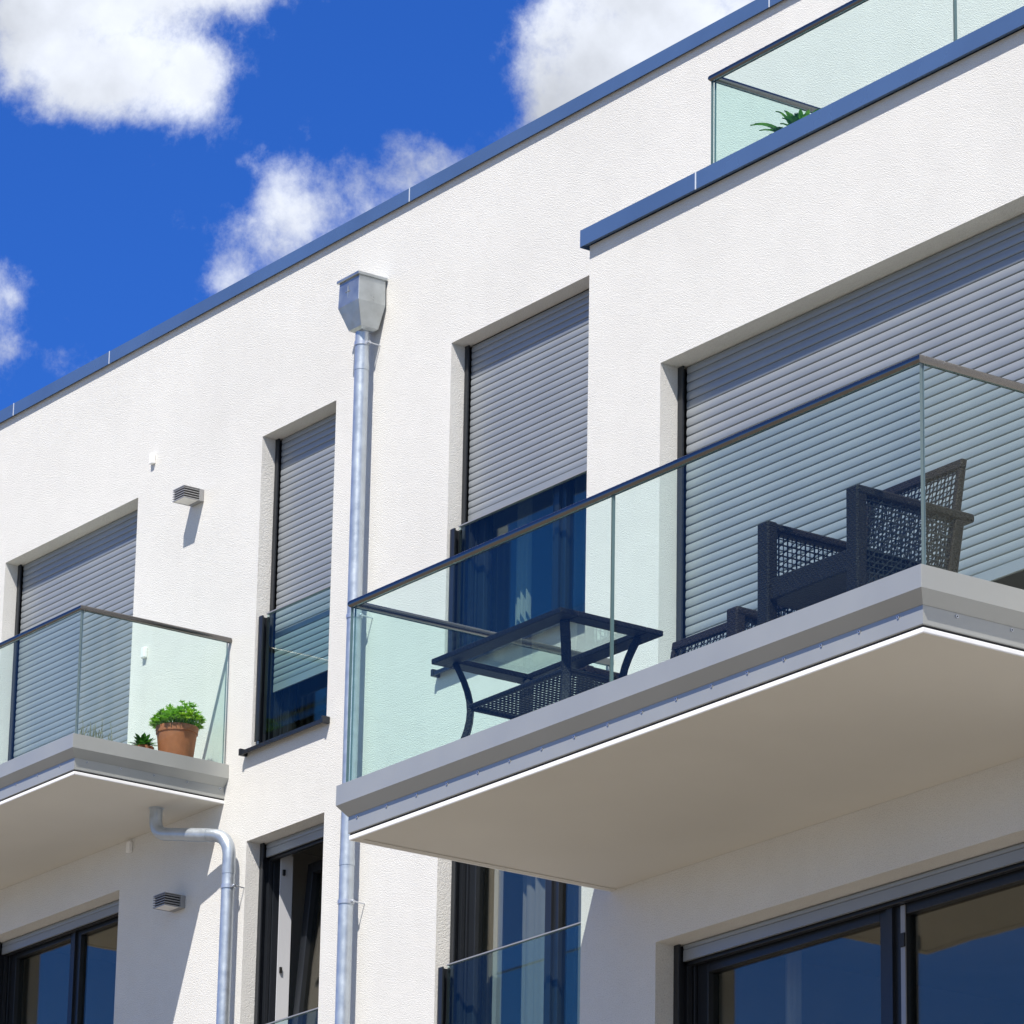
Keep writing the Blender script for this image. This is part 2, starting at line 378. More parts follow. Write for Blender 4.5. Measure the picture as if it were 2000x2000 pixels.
w1 = window(W1, YM, 9.09); 
w2 = window(W2, YM, 9.625); sill(w2, W2[0]-.03, W2[1]+.01, 9.19, YM); guard(w2, *W2[:2], 9.27, 10.175, YM)
w3 = window(W3, YM, 10.245, mull=[-23.93]); sill(w3, W3[0]-.03, W3[1]+.01, 9.205, YM); guard(w3, *W3[:2], 9.28, 10.195, YM)
w1b = window(W1b, YM, 8.432, mull=[-29.96]); 
w3b = window(W3b, YM, None, mull=[-23.95]); sill(w3b, W3b[0]-.03, W3b[1]+.01, 6.2, YM); guard(w3b, *W3b[:2], 6.28, 7.212, YM)
b2 = window(B2, YB, 6.885, mull=[-16.4])
b1 = window(B1, YB, 5.515, mull=[-16.70], sash_w=.085, label='wide window under the large balcony, its shutter rolled up, sky mirrored in the panes')
b0 = window(B0, YB, 2.53, mull=[-16.70])
for op in low: window(op, YM, op[3]-.1)
# light seal strip and fitting beside the opened door leaf
MB().box(-16.628, -16.597, YB+.206, YB+.213, 3.2, 5.50).build('seal_strip', 'lampgrey', b1)
MB().box(-16.622, -16.592, YB+.196, YB+.205, 5.30, 5.365).build('hinge', 'blackgasket', b1)
# pale inner reveal seen in the lower window beside the bay
MB().box(-24.71, -24.665, YM+.30, YM+.34, 6.3, 8.40).build('inner_jamb', 'whiteframe', w3b)

# narrow lower window with its leaf tilted inwards
a, b, c, d = W2b; fw = .05
f = MB(); y0, y1 = YM+.20, YM+.27
f.box(a, a+fw, y0, y1, c, d); f.box(b-fw, b, y0, y1, c, d); f.box(a+fw, b-fw, y0, y1, d-fw-.02, d); f.box(a+fw, b-fw, y0, y1, c, c+fw)
f.box(a+.001, b-.001, YM+.165, y0-.002, d-.12, d-.001)
wt = f.build('window', 'anthracite', bld, bevel=.003, label='narrow window with its leaf tilted inwards below a rolled-up shutter')
g = MB(); g.box(a+fw-.01, a+fw+.05, y1+.001, y1+.045, c, d); g.box(a+fw+.05, a+fw+.056, YM+.22, y1+.05, c+.05, d-.08)
g.build('inner_frame', 'whiteframe', wt)
MB().box(a+fw+.051, a+fw+.068, YM+.235, YM+.252, 7.62, 7.66).build('fitting', 'blackgasket', wt)
MB().box(a+fw+.051, a+fw+.072, YM+.235, YM+.252, 8.31, 8.35).build('fitting', 'blackgasket', wt)
def tilt(p, ang=R(4.5)):
    yy, zz = p[1]-(YM+.26), p[2]-(c+fw); return (p[0], YM+.26+yy*math.cos(ang)+zz*math.sin(ang), c+fw+zz*math.cos(ang)-yy*math.sin(ang))
s = MB(); s0, s1, z0, z1 = a+fw+.075, b-fw-.004, c+fw+.004, d-fw-.06
for bx in ((s0,s0+.075,0,.075,z0,z1),(s1-.075,s1,0,.075,z0,z1),(s0+.075,s1-.075,0,.075,z1-.075,z1),(s0+.075,s1-.075,0,.075,z0,z0+.075)):
    s.box(bx[0],bx[1],YM+.26+bx[2],YM+.26+bx[3],bx[4],bx[5])
s.v = [tilt(v) for v in s.v]; s.build('tilted_sash', 'anthracite', wt, bevel=.004)
s = MB(); s.box(s0+.065,s1-.065,YM+.295,YM+.301,z0+.065,z1-.065); s.v = [tilt(v) for v in s.v]; s.build('pane', 'pane', wt)
for gx in (a, b-.045):
    g = MB(); yg = YM+REV; g.box(gx+.001, gx+.014, yg, yg+.085, c+.01, d-.001); g.box(gx+.014, gx+.044, yg, yg+.012, c+.01, d-.001); g.box(gx+.014, gx+.044, yg+.055, yg+.085, c+.01, d-.001)
    g.build('guide_rail', 'anthracite', wt, bevel=.0015)
shutter_mesh(a+.046, b-.046, d-.004, 8.435, YM+REV+.024).build('roller_shutter', ['shutter','dark_gap'], wt, fix=False)
sill(wt, a-.02, b+.01, 6.2, YM); guard(wt, a, b, 6.28, 7.197, YM)
# curtain behind it
mb = MB(); n = 60; vs = []
for i in range(n+1):
    x = a+.05+(b-a-.1)*i/n; yy = YM+.62+.035*math.sin(i*.9)+.015*math.sin(i*2.3)
    vs += [(x,yy,c-.02),(x,yy,d-.05)]
mb.add(vs, [(2*i,2*i+2,2*i+3,2*i+1) for i in range(n)], 0, True)
tag(mb.build('curtain', 'curtain', fix=False), 'long grey pleated curtain hanging behind the tilted leaf of the narrow window', 'curtain')

def curtain(x0, x1, z0, z1, y, folds, label, m='sheer'):
    mb = MB(); n = folds*8; vs = []
    for i in range(n+1):
        x = x0+(x1-x0)*i/n; yy = y+.028*math.sin(i*math.pi/4)+.012*math.sin(i*1.31)
        vs += [(x,yy,z0),(x+.01*math.sin(i*.7),yy*1,z1)]
    mb.add(vs, [(2*i,2*i+2,2*i+3,2*i+1) for i in range(n)], 0, True)
    tag(mb.build('curtain', m, fix=False), label, 'curtain', 'pale curtains behind the window panes')
curtain(-24.74, -24.56, 9.25, 11.4, YM+.45, 3, 'narrow pale curtain at the left side of the half-shuttered window')
curtain(-24.40, -23.98, 9.25, 11.4, YM+.55, 5, 'grey curtain behind the middle of the half-shuttered window, above the wicker table', 'greysheer')
curtain(-24.64, -23.98, 6.2, 8.5, YM+.48, 6, 'grey curtain behind the glass guard of the lower window under the large balcony', 'greysheer')
curtain(-17.98, -17.86, 3.1, 5.6, YB+.6, 2, 'dim curtain edge at the left of the wide lower window')
curtain(-16.35, -16.12, 3.1, 5.6, YB+.8, 3, 'dim bunched curtain behind the right leaf of the wide lower window', 'curtain')

# ------------------------------------------------------------------ balconies
def rect(xl, xr, yf, yb, d): return [(xl+d,yb),(xl+d,yf+d),(xr-d,yf+d),(xr-d,yb)]
def sweep_u(xl, xr, yf, yb, prof, mi=0):
    mb = MB(); n = len(prof)
    rows = []
    for d, z in prof:
        rows.append([(x,y,z) for x,y in rect(xl,xr,yf,yb,d)])
    vs = [rows[i][k] for k in range(4) for i in range(n)]
    fs = [(k*n+i,k*n+(i+1)%n,(k+1)*n+(i+1)%n,(k+1)*n+i) for k in range(3) for i in range(n)]
    fs += [tuple(range(n)), tuple(range(3*n+n-1,3*n-1,-1))]
    mb.add(vs, fs, mi); return mb

screw_mesh = None
def balcony(xl, xr, yf, yw, zt, rail_h, joints, label, screws_front, screws_side_l, screws_side_r):
    global screw_mesh
    zs = zt-.274
    yb = yw-.001
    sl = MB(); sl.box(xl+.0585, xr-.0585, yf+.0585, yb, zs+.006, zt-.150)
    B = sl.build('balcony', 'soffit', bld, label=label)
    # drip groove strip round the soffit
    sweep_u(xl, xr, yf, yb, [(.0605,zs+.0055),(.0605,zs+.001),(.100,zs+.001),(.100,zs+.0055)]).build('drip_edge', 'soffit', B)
    sweep_u(xl, xr, yf, yb, [(.051,zt-.2512),(.0495,zt-.254),(.0495,zt-.270),(.051,zt-.2735),(.0582,zt-.2735),(.0582,zt-.2512)]).build('edge_strip', 'whitestrip', B)
    sweep_u(xl, xr, yf, yb, [(.053,zt-.2412),(.053,zt-.251),(.0572,zt-.251),(.0572,zt-.2412)]).build('edge_seal', 'dark_gap', B)
    sweep_u(xl, xr, yf, yb, [(0,zt),(0,zt-.100),(.0433,zt-.1566),(.0453,zt-.1566),(.0453,zt-.1556),(.003,zt-.0985),(.003,zt-.003),(.075,zt-.003),(.075,zt)]).build('fascia', 'fascia', B, bevel=.001, segs=1)
    sweep_u(xl, xr, yf, yb, [(.0458,zt-.152),(.0458,zt-.237),(.048,zt-.241),(.0565,zt-.241),(.0565,zt-.152)]).build('lower_fascia', 'fascia', B)
    sweep_u(xl, xr, yf, yb, [(.056,zt-.004),(.056,zt-.1480),(.0765,zt-.1480),(.0765,zt-.004)]).build('glass_channel', 'dark_gap', B)
    # glass
    g0, g1 = .032, .0485; zr = zt+rail_h
    def panel(x0,x1,y0,y1):
        mb = MB(); vs = [(x,y,z) for x in (x0,x1) for y in (y0,y1) for z in (zt-.1, zr-.012)]
        fs = [(0,1,3,2),(4,6,7,5),(0,4,5,1),(2,3,7,6),(0,2,6,4),(1,5,7,3)]
        along_x = (x1-x0) > (y1-y0)
        for k,f in enumerate(fs):
            mb.add([vs[i] for i in f], [(0,1,2,3)], 1 if ((k < 2) == along_x and k < 4) or k >= 4 else 0)
        mb.build('glass_panel', ['guard','edge'], B)
    cuts = [xl+g0]+joints+[xr-g0]
    for i in range(len(cuts)-1): panel(cuts[i]+(.004 if i else .002), cuts[i+1]-(.004 if i < len(cuts)-2 else .002), yf+g0, yf+g1)
    panel(xl+g0, xl+g1, yf+g1+.006, yw-.03); panel(xr-g1, xr-g0, yf+g1+.006, yw-.03)
    # handrail: slotted tube (round with a flat slotted underside)
    r = .0205; m = (g0+g1)/2; prof = []
    for k in range(21):
        a_ = R(-62)+R(304)*k/20; prof.append((m-r*math.cos(a_), zr+.003+r*math.sin(a_)))
    prof += [(m+.0095, zr-.004), (m-.0095, zr-.004)]
    hr = sweep_u(xl-.0, xr+.0, yf, yw-.004, prof)
    h = hr.build('handrail', 'steel', B)
    for p in h.data.polygons:
        p.use_smooth = len(p.vertices) == 4
    h.modifiers.new('es','EDGE_SPLIT').split_angle = R(35)
    # wall clamps of the side glass
    if joints:
        for x in (xl+g0+.008, xr-g0-.008):
            z = zt+.27
            MB().tube([(x-.02,yw-.045,z),(x+.02,yw-.045,z)], .022, 16).build('glass_clamp', 'steel', B)
    # screws
    spots = [(x, yf+.0458, 0) for x in screws_front]+[(xl+.0458, y, 1) for y in screws_side_l]+[(xr-.0458, y, 2) for y in screws_side_r]
    for (x,y,k) in spots:
        if screw_mesh is None:
            mb = MB(); mb.tube([(0,0,0),(0,-.0045,0)], [.0085,.0075], 14); mb.tube([(0,-.004,0),(0,-.0056,0)], .0035, 8, 1)
            s_ = mb.build('screw', ['screw','dark_gap'], B); screw_mesh = s_.data
        else:
            s_ = bpy.data.objects.new('screw', screw_mesh); col.objects.link(s_); s_.parent = B; s_.matrix_parent_inverse = parent_inv(B)
        s_.location = (x,y,zt-.172); s_.rotation_euler = (0,0,{0:0,1:R(-90),2:R(90)}[k])
    return B

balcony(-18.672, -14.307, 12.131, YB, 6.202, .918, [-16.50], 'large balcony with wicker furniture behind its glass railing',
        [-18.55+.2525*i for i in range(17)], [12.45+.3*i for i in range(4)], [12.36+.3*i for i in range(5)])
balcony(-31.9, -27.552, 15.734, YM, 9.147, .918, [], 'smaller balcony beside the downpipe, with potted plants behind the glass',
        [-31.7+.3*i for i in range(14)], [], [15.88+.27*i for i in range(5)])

# roof terrace railing
tr = MB(); zt_, X0, Y0 = 9.10, -18.285, 14.075
def tpanel(P, x0,x1,y0,y1,z0,z1):
    mb = MB(); vs = [(x,y,z) for x in (x0,x1) for y in (y0,y1) for z in (z0,z1)]
    fs = [(0,1,3,2),(4,6,7,5),(0,4,5,1),(2,3,7,6),(0,2,6,4),(1,5,7,3)]; ax = (x1-x0) > (y1-y0)
    for k,f in enumerate(fs): mb.add([vs[i] for i in f], [(0,1,2,3)], 1 if ((k < 2) == ax and k < 4) or k >= 4 else 0)
    return mb.build('glass_panel', ['guard','edge'], P)
prof = []; m = .04
for k in range(21):
    a_ = R(-62)+R(304)*k/20; prof.append((m-.0205*math.cos(a_), 10.322+.0205*math.sin(a_)))
prof += [(m+.0095, 10.313), (m-.0095, 10.313)]
TR = sweep_u(X0-.02, XR-.2, Y0-.02, YM-.004, prof).build('terrace_railing', 'steel', bld, label='glass railing with round handrail on the roof terrace')
for p in TR.data.polygons: p.use_smooth = len(p.vertices) == 4
TR.modifiers.new('es','EDGE_SPLIT').split_angle = R(35)
tpanel(TR, X0+.012, -16.325, Y0+.012, Y0+.0285, 9.16, 10.308); tpanel(TR, -16.315, -13.9, Y0+.012, Y0+.0285, 9.16, 10.308)
tpanel(TR, X0+.012, X0+.0285, Y0+.035, YM-.03, 9.16, 10.308)

# ------------------------------------------------------------------ downpipes
def arc(p0, p1, p2, n=8):
    p0, p1, p2 = map(Vector, (p0, p1, p2)); return [(p0*(1-t)**2+p1*2*t*(1-t)+p2*t*t) for t in [i/n for i in range(n+1)]]
def clamp(P, x, y, z, r):
    mb = MB(); mb.tube([(x,y,z-.014),(x,y,z+.014)], r+.006, 24)
    mb.tube([(x+r+.004, y+.01, z), (x+r+.022, y+.016, z)], .011, 10)
    mb.tube([(x+r+.014, y+.0, z), (x+r+.014, y+.03, z)], .006, 8)
    mb.tube([(x+r+.014, y+.015, z), (x+r+.016, YM-.001, z-.004)], .005, 8)
    mb.build('pipe_clamp', 'screw', P)
px, py, pr = -25.845, 16.895, .050
dp = thing('downpipe', (px, py, GZ), 'galvanised downpipe topped by a tapered rain hopper, running down past the large balcony', 'downpipe', 'galvanised rain pipes on the facade')
mb = MB(); mb.tube([(px,py,GZ),(px,py,11.87)], pr, 32)
for z in (11.62, 8.1, 5.0, 2.0): mb.tube([(px,py,z-.05),(px,py,z)], pr+.0025, 32)
mb.build('pipe', 'zinc', dp)
for z in (11.765, 9.79, 7.80, 5.8, 3.8): clamp(dp, px, py, z, pr)
# hopper: box tapering to an octagonal-ish funnel
hx, y0h, y1h = px+.012, 16.765, 16.985
mb = MB()
def ring(xh, ya, yb, z): return [(hx-xh,ya,z),(hx+xh,ya,z),(hx+xh,yb,z),(hx-xh,yb,z)]
rings = [ring(.122,y0h,y1h,12.215), ring(.128,y0h-.004,y1h,12.03), ring(.078,16.822,16.965,11.865), ring(.05,16.845,16.945,11.850)]
vs = [v for r_ in rings for v in r_]; fs = [(i*4+j,i*4+(j+1)%4,(i+1)*4+(j+1)%4,(i+1)*4+j) for i in range(3) for j in range(4)]
mb.add(vs, fs+[(12,13,14,15),(3,2,1,0)])
H = mb.build('rain_hopper', 'hopperzinc', dp, bevel=.0015, segs=1)
mb = MB(); mb.box(hx-.138,hx+.136,y0h-.016,y1h+.008,12.213,12.235); mb.build('hopper_rim', 'hopperzinc', H, bevel=.004)
# embossed four-pointed star on the front face
mb = MB(); cx_, cz_, yy = hx-.012, 12.125, y0h-.0035; pts = []
for k in range(8):
    a_ = math.pi/4*k; rr = (.052 if k % 4 == 2 else .038) if k % 2 == 0 else .012; pts.append((cx_+rr*math.cos(a_), yy+.001, cz_+rr*math.sin(a_)))
mb.add(pts+[(cx_, yy-.005, cz_)], [(i,(i+1)%8,8) for i in range(8)]); mb.build('star_emblem', 'hopperzinc', H)

dp2 = thing('downpipe', (-27.35, 16.905, GZ), 'galvanised drainpipe bending out from beneath the smaller balcony and down the wall', 'downpipe', 'galvanised rain pipes on the facade')
pts = [Vector((-28.02,16.70,8.95)), Vector((-28.02,16.70,8.83))]+arc((-28.02,16.70,8.80),(-28.02,16.70,8.685),(-27.90,16.735,8.67))[0:]
pts += arc((-27.50,16.855,8.60),(-27.36,16.90,8.58),(-27.355,16.905,8.44))+[Vector((-27.355,16.905,GZ))]
mb = MB(); mb.tube(pts, .046, 28); mb.tube([pts[0]+Vector((0,0,-.068)), pts[0]+Vector((0,0,-.075))], .054, 28)
d_ = (Vector((-27.50,16.855,8.60))-Vector((-27.90,16.735,8.67))).normalized(); q = Vector((-27.72,16.789,8.6385))
mb.tube([q, q+d_*.2], .0485, 28); mb.tube([(-27.355,16.905,8.36),(-27.355,16.905,8.30)], .0485, 28)
mb.build('pipe', 'zinc', dp2); clamp(dp2, -27.355, 16.905, 8.21, .046)

# ------------------------------------------------------------------ wall lamps and small boxes
def wall_lamp(x0, x1, z0, z1, label):
    t = thing('wall_lamp', ((x0+x1)/2, YM, z0), label, 'wall lamp', 'louvred wall lamps'); yf = YM-.172
    MB().box(x0, x1, YM-.040, YM-.001, z0, z1).build('back_plate', 'lampgrey', t, bevel=.002)
    mb = MB(); n = 5; h = (z1-z0)
    for k in range(n+1):
        z = z0+h*k/n; zt = min(z+.006, z1)
        if k == n: z, zt = z1-.006, z1
        mb.box(x0, x1, yf, YM-.042, z+.0005, zt+.0005) if 0 < k else None
    # bottom frame round the opal pane
    mb.box(x0, x1, yf, yf+.008, z0, z0+.008); mb.box(x0, x0+.008, yf+.008, YM-.042, z0, z0+.008); mb.box(x1-.008, x1, yf+.008, YM-.042, z0, z0+.008)
    mb.build('louvre', 'lampgrey', t)
    MB().box(x0+.012, x1-.012, yf+.012, YM-.043, z0+.007, z1-.008).build('lamp_core', 'blackgasket', t)
    MB().box(x0+.009, x1-.009, yf+.009, YM-.0425, z0+.002, z0+.0065).build('lamp_glass', 'lampglass', t)
wall_lamp(-28.193, -28.037, 11.232, 11.324, 'grey louvred wall lamp in the sun on the top storey')
wall_lamp(-28.225, -28.068, 8.212, 8.304, 'grey louvred wall lamp in the shade beneath the smaller balcony')
def wbox(x, z, label, cat='sensor'):
    mb = MB(); mb.box(x-.024,x+.024,YM-.032,YM-.001,z+.005,z+.085); o = mb.build('wall_sensor', 'whiteplastic', bevel=.006); tag(o, label, cat, 'small white boxes on the wall'); return o
wbox(-28.77, 11.715, 'small white box high on the wall above the sunlit wall lamp')
wbox(-28.765, 10.215, 'small white box on the wall behind the glass of the smaller balcony')
wbox(-28.85, 8.77, 'small white box on the shaded wall just under the smaller balcony')

# ------------------------------------------------------------------ wicker furniture
def lattice(mb, o, u, v, w, h, cell=.050, t=.0048, th=.006, mi=0, seed=1):
    """open cane weave: uprights, courses and diagonals as thin strands in the plane o + u*s + v*t"""
    o, u, v = Vector(o), Vector(u).normalized(), Vector(v).normalized(); n = u.cross(v)
    rnd = random.Random(seed)
    def strand(a, b, k, off):
        d = b-a; L = d.length
        if L < .004: return
        d.normalize(); s_ = n.cross(d)*(k/2); e = n*off
        mb.add([a-s_+e, b-s_+e, b+s_+e, a+s_+e, a-s_+e+n*.003, b-s_+e+n*.003, b+s_+e+n*.003, a+s_+e+n*.003], [(0,1,2,3),(7,6,5,4),(0,4,5,1),(2,6,7,3)], mi)
    P = lambda x, y: o+u*x+v*y
    i = 0; x = cell*.5
    while x < w: 
        j = rnd.uniform(-.0015,.0015); strand(P(x+j,0), P(x+j,h), t*(1.5 if i%2 else .9), 0); x += cell*.5; i += 1
    y = cell*.5; i = 0
    while y < h: strand(P(0,y), P(w,y), t*(1.5 if i%2 else .9), .0035); y += cell*.5; i += 1
    k = -h
    while k < w:
        a0 = max(0,k); b0 = min(w,k+h); 
        if b0 > a0: strand(P(a0,a0-k), P(b0,b0-k), t*.9, .007)
        k += cell
def recl(z, ztop, yb, lean=.16): return yb-(ztop-z)*lean

def wicker_seat(name, x0, x1, y0, y1, zf, arm, back, label, cat, seed):
    """arms along Y at x0 and x1, front posts at y0, back panel between them near y1, reclined"""
    t = thing(name, ((x0+x1)/2, (y0+y1)/2, zf), label, cat)
    za, zb = zf+arm, zf+back; pw, pd = .078, .055
    yb = y1-.0
    Y = lambda z: recl(z, zb, y1+.03)
    for xa, xb, sgn in ((x0, x0+pw, 0), (x1-pw, x1, 1)):
        MB().box(xa, xb, y0, y0+pd, zf, za-.001).build('leg', 'dark_wicker', t, bevel=.008)
        # rear leg follows the recline
        r = MB(); xx = (xa, xa+.05) if sgn == 0 else (xb-.05, xb)
        r.prism([(Y(zf)-.05,zf),(Y(zf),zf),(Y(za)+.0,za-.042),(Y(za)-.05,za-.042)], lambda p: (xx[0],p[0],p[1]), lambda p: (xx[1],p[0],p[1]))
        r.build('leg', 'dark_wicker', t, bevel=.006)
        arm_ = MB(); arm_.box(xa-.004, xb-.012 if sgn == 0 else xb+.004, y0+.001, y1+.045, za-.040, za)
        arm_.build('armrest', 'dark_wicker', t, bevel=.012, segs=3)
        l = MB(); xm = (xa+.02) if sgn == 0 else (xb-.02)
        lattice(l, (xm, y0+pd, zf+.12), (0,1,0), (0,0,1), y1-y0-pd-.06, za-zf-.16, seed=seed+sgn)
        l.build('side_panel', 'dark_strand', t, fix=False)
    s = MB(); s.box(x0+.03, x1-.03, y0+.012, y1-.10, zf+.33, zf+.43); s.build('seat', 'dark_wicker', t, bevel=.008)
    # back: woven frame with open cane panel
    bw = MB(); ang = math.atan(.16); vdir = Vector((0, math.sin(ang), math.cos(ang))); H_ = (zb-zf-.40)/math.cos(ang)
    o = Vector((x0+.02, Y(zf+.40)-.02, zf+.40)); w = x1-x0-.04
    l = MB(); lattice(l, o+Vector((.03,0,0)), (1,0,0), vdir, w-.06, H_-.04, seed=seed+5); 
    fr = MB()
    for (a_, b_) in (((0,H_-.045),(w,H_)), ((0,0),(.028,H_-.045)), ((w-.028,0),(w,H_-.045))):
        q0 = o+vdir*a_[1]+Vector((a_[0],-.016,0)); q1 = o+vdir*b_[1]+Vector((b_[0],.016,0))
        vs = []
        for vx in (a_[0], b_[0]):
            for vv in (a_[1], b_[1]):
                for dy in (-.016,.016): vs.append(o+Vector((vx,dy,0))+vdir*vv)
        fr.add(vs, [(0,1,3,2),(4,6,7,5),(0,4,5,1),(2,3,7,6),(0,2,6,4),(1,5,7,3)])
    B = fr.build('backrest', 'dark_wicker', t, bevel=.006)
    l.build('back_panel', 'dark_strand', B, fix=False)
    return t
wicker_seat('wicker_armchair', -15.594, -14.904, 12.285, 12.90, 6.05, .70, .955, 'dark wicker armchair nearest the glass corner of the large balcony', 'armchair', 11)
wicker_seat('wicker_sofa', -17.845, -16.59, 12.95, 13.52, 6.05, .71, .94, 'low dark wicker two-seater by the shutter, between the table and the armchair', 'sofa', 31)

# table
tx0, tx1, ty0, ty1, tz = -18.185, -17.125, 12.335, 12.935, 6.765
T = thing('wicker_table', ((tx0+tx1)/2, (ty0+ty1)/2, 6.05), 'black wicker table with a glass top and bowed legs behind the balcony glass', 'table')
fw = .098; mb = MB()
mb.box(tx0, tx1, ty0, ty0+fw, tz-.028, tz); mb.box(tx0, tx1, ty1-fw, ty1, tz-.028, tz); mb.box(tx0, tx0+fw, ty0+fw, ty1-fw, tz-.028, tz); mb.box(tx1-fw, tx1, ty0+fw, ty1-fw, tz-.028, tz)
mb.build('table_frame', 'table_wicker', T, bevel=.006)
MB().box(tx0+fw-.012, tx1-fw+.012, ty0+fw-.012, ty1-fw+.012, tz+.001, tz+.007).build('glass_top', 'tableglass', T)
for sx, sy in ((1,1),(-1,1),(-1,-1),(1,-1)):
    cx0 = tx0 if sx > 0 else tx1; cy0 = ty0 if sy > 0 else ty1; pts = []
    for i in range(15):
        z = tz-.028-(tz-.028-6.05)*i/14; u = i/14
        bow = .055*math.sin(math.pi*min(u/.72,1.0)) - (.05*(u-.72)/.28*1.4 if u > .72 else 0)
        pts.append((cx0+sx*(.085+bow), cy0+sy*(.085+bow), z))
    MB().sweep(pts, .046, .030, (sx, -sy, 0)).build('leg', 'table_wicker', T, bevel=.006)
sz = 6.515; i_ = .135; mb = MB()
for a_, b_ in (((tx0+i_,ty0+i_),(tx1-i_,ty0+i_)),((tx0+i_,ty1-i_),(tx1-i_,ty1-i_)),((tx0+i_,ty0+i_),(tx0+i_,ty1-i_)),((tx1-i_,ty0+i_),(tx1-i_,ty1-i_))):
    mb.tube([(a_[0],a_[1],sz),(b_[0],b_[1],sz)], .014, 10)
SH = mb.build('shelf', 'table_wicker', T)
mb = MB(); x = tx0+i_+.03
while x < tx1-i_:      # wavy strands between straight cross strands
    pts = []; yy = ty0+i_; k = 0
    while yy < ty1-i_: pts.append((x+(.009 if k % 2 else -.009), yy, sz+.002)); yy += .0115; k += 1
    mb.tube(pts, .0034, 5, smooth=False); mb.tube([(x+.0165, ty0+i_, sz),(x+.0165, ty1-i_, sz)], .0042, 5); x += .033
mb.build('shelf_weave', 'dark_strand', SH)

# ------------------------------------------------------------------ plants
def leaf(mb, p, d, up, L, W, bend=.3, mi=0, n=4):
    d = Vector(d).normalized(); s = d.cross(Vector(up)); s = s.normalized() if s.length > 1e-4 else Vector((1,0,0)); nn = s.cross(d)
    vs = []
    for i in range(n+1):
        t = i/n; w = W*math.sin(math.pi*min(.12+t*.88,1))**.8; c_ = Vector(p)+d*(L*t)-nn*0+Vector((0,0,-bend*L*t*t))
        vs += [c_-s*w/2, c_+nn*(-w*.12), c_+s*w/2]
    fs = []
    for i in range(n): a_ = i*3; fs += [(a_,a_+1,a_+4,a_+3),(a_+1,a_+2,a_+5,a_+4)]
    mb.add(vs, fs, mi, True)
def potted(name, c, zr, r, h, label, cat='potted plant'):
    t = thing(name, (c[0],c[1],zr-h), label, cat)
    pr_ = [(0,0),(r*.72,0),(r*.74,.006),(r*.955,h-.048),(r*1.0,h-.046),(r*1.03,h-.004),(r*1.02,h),(r*.95,h),(r*.93,h-.03),(0,h-.03)]
    P = MB().lathe(pr_, (c[0],c[1],zr-h)).build('pot', 'terracotta', t); P.modifiers.new('es','EDGE_SPLIT').split_angle = R(30)
    MB().lathe([(0,h-.028),(r*.92,h-.028)], (c[0],c[1],zr-h)).build('soil', 'soil', P)
    return t
rnd = random.Random(3)
c = (-27.765, 16.69); zr = 9.405
t = potted('potted_bush', c, zr, .148, .335, 'big terracotta pot of bright green bushy leaves on the smaller balcony')
mb = MB()
for i in range(300):      # rosettes spread over a low irregular dome
    a_ = rnd.uniform(0,2*math.pi); q = math.sqrt(rnd.random()); lift = rnd.uniform(.35,1)
    rr = .20*q; hh = .165*math.sqrt(max(0,1-q*q*.9))*lift*(1+.25*math.sin(a_*2+1))
    base = Vector((c[0]+rr*math.cos(a_), c[1]+rr*math.sin(a_)*.85, zr-.01+hh))
    ax = Vector((math.cos(a_)*q, math.sin(a_)*q, .9)).normalized()
    for k in range(9):
        b_ = 2*math.pi*k/9+rnd.uniform(-.3,.3); e = rnd.uniform(.25,1.0)
        d = (Vector((math.cos(b_),math.sin(b_),0))*math.cos(e)+ax*math.sin(e)); leaf(mb, base, d, (0,0,1), rnd.uniform(.026,.042), rnd.uniform(.010,.015), .15, n=3)
    mb.tube([(c[0]+rr*.5*math.cos(a_), c[1]+rr*.5*math.sin(a_), zr-.03), base], .0018, 4)
mb.build('foliage', 'leaf', t, fix=False)
c = (-27.90, 16.50); zr = 9.26
t = potted('potted_plant', c, zr, .075, .155, 'small terracotta pot with dark leaves just left of the big pot')
mb = MB()
for i in range(95):
    a_ = rnd.uniform(0,2*math.pi); e = rnd.uniform(.0,1.3)
    d = Vector((math.cos(a_)*math.cos(e), math.sin(a_)*math.cos(e), math.sin(e))); p = Vector((c[0],c[1],zr))+d*rnd.uniform(.0,.05)
    leaf(mb, p, d, (0,0,1), rnd.uniform(.055,.10), rnd.uniform(.022,.034), .25)
mb.build('foliage', 'leafdark', t, fix=False)
c = (-27.98, 16.14); zr = 9.19
t = potted('twiggy_plant', c, zr, .16, .10, 'sparse twiggy herb with thin grey-green stems at the corner of the smaller balcony')
mb = MB()
for i in range(46):
    a_ = rnd.uniform(0,2*math.pi); q = rnd.uniform(0,.17); p = Vector((c[0]+q*1.4*math.cos(a_), c[1]+q*.7*math.sin(a_), zr-.02)); L = rnd.uniform(.08,.24)
    e = Vector((rnd.uniform(-.25,.25), rnd.uniform(-.2,.2), 1)).normalized(); k = Vector((rnd.uniform(-.02,.02), rnd.uniform(-.02,.02), 0))
    pts = [p, p+e*L*.5+k, p+e*L]; mb.tube(pts, [.003,.0026,.002], 4)
    for j in range(5):
        b_ = rnd.uniform(0,6.28); leaf(mb, p+e*L*(.3+.14*j)+k*(1-j*.2), (math.cos(b_),math.sin(b_),.7), (0,0,1), rnd.uniform(.012,.022), .004, 0, n=2)
mb.build('foliage', 'twig', t, fix=False)
c = (-17.93, 14.42); zr = 9.92
t = potted('strap_leaf_plant', c, zr, .17, .70, 'green strap-leaved plant inside the glass corner of the roof terrace')
mb = MB()
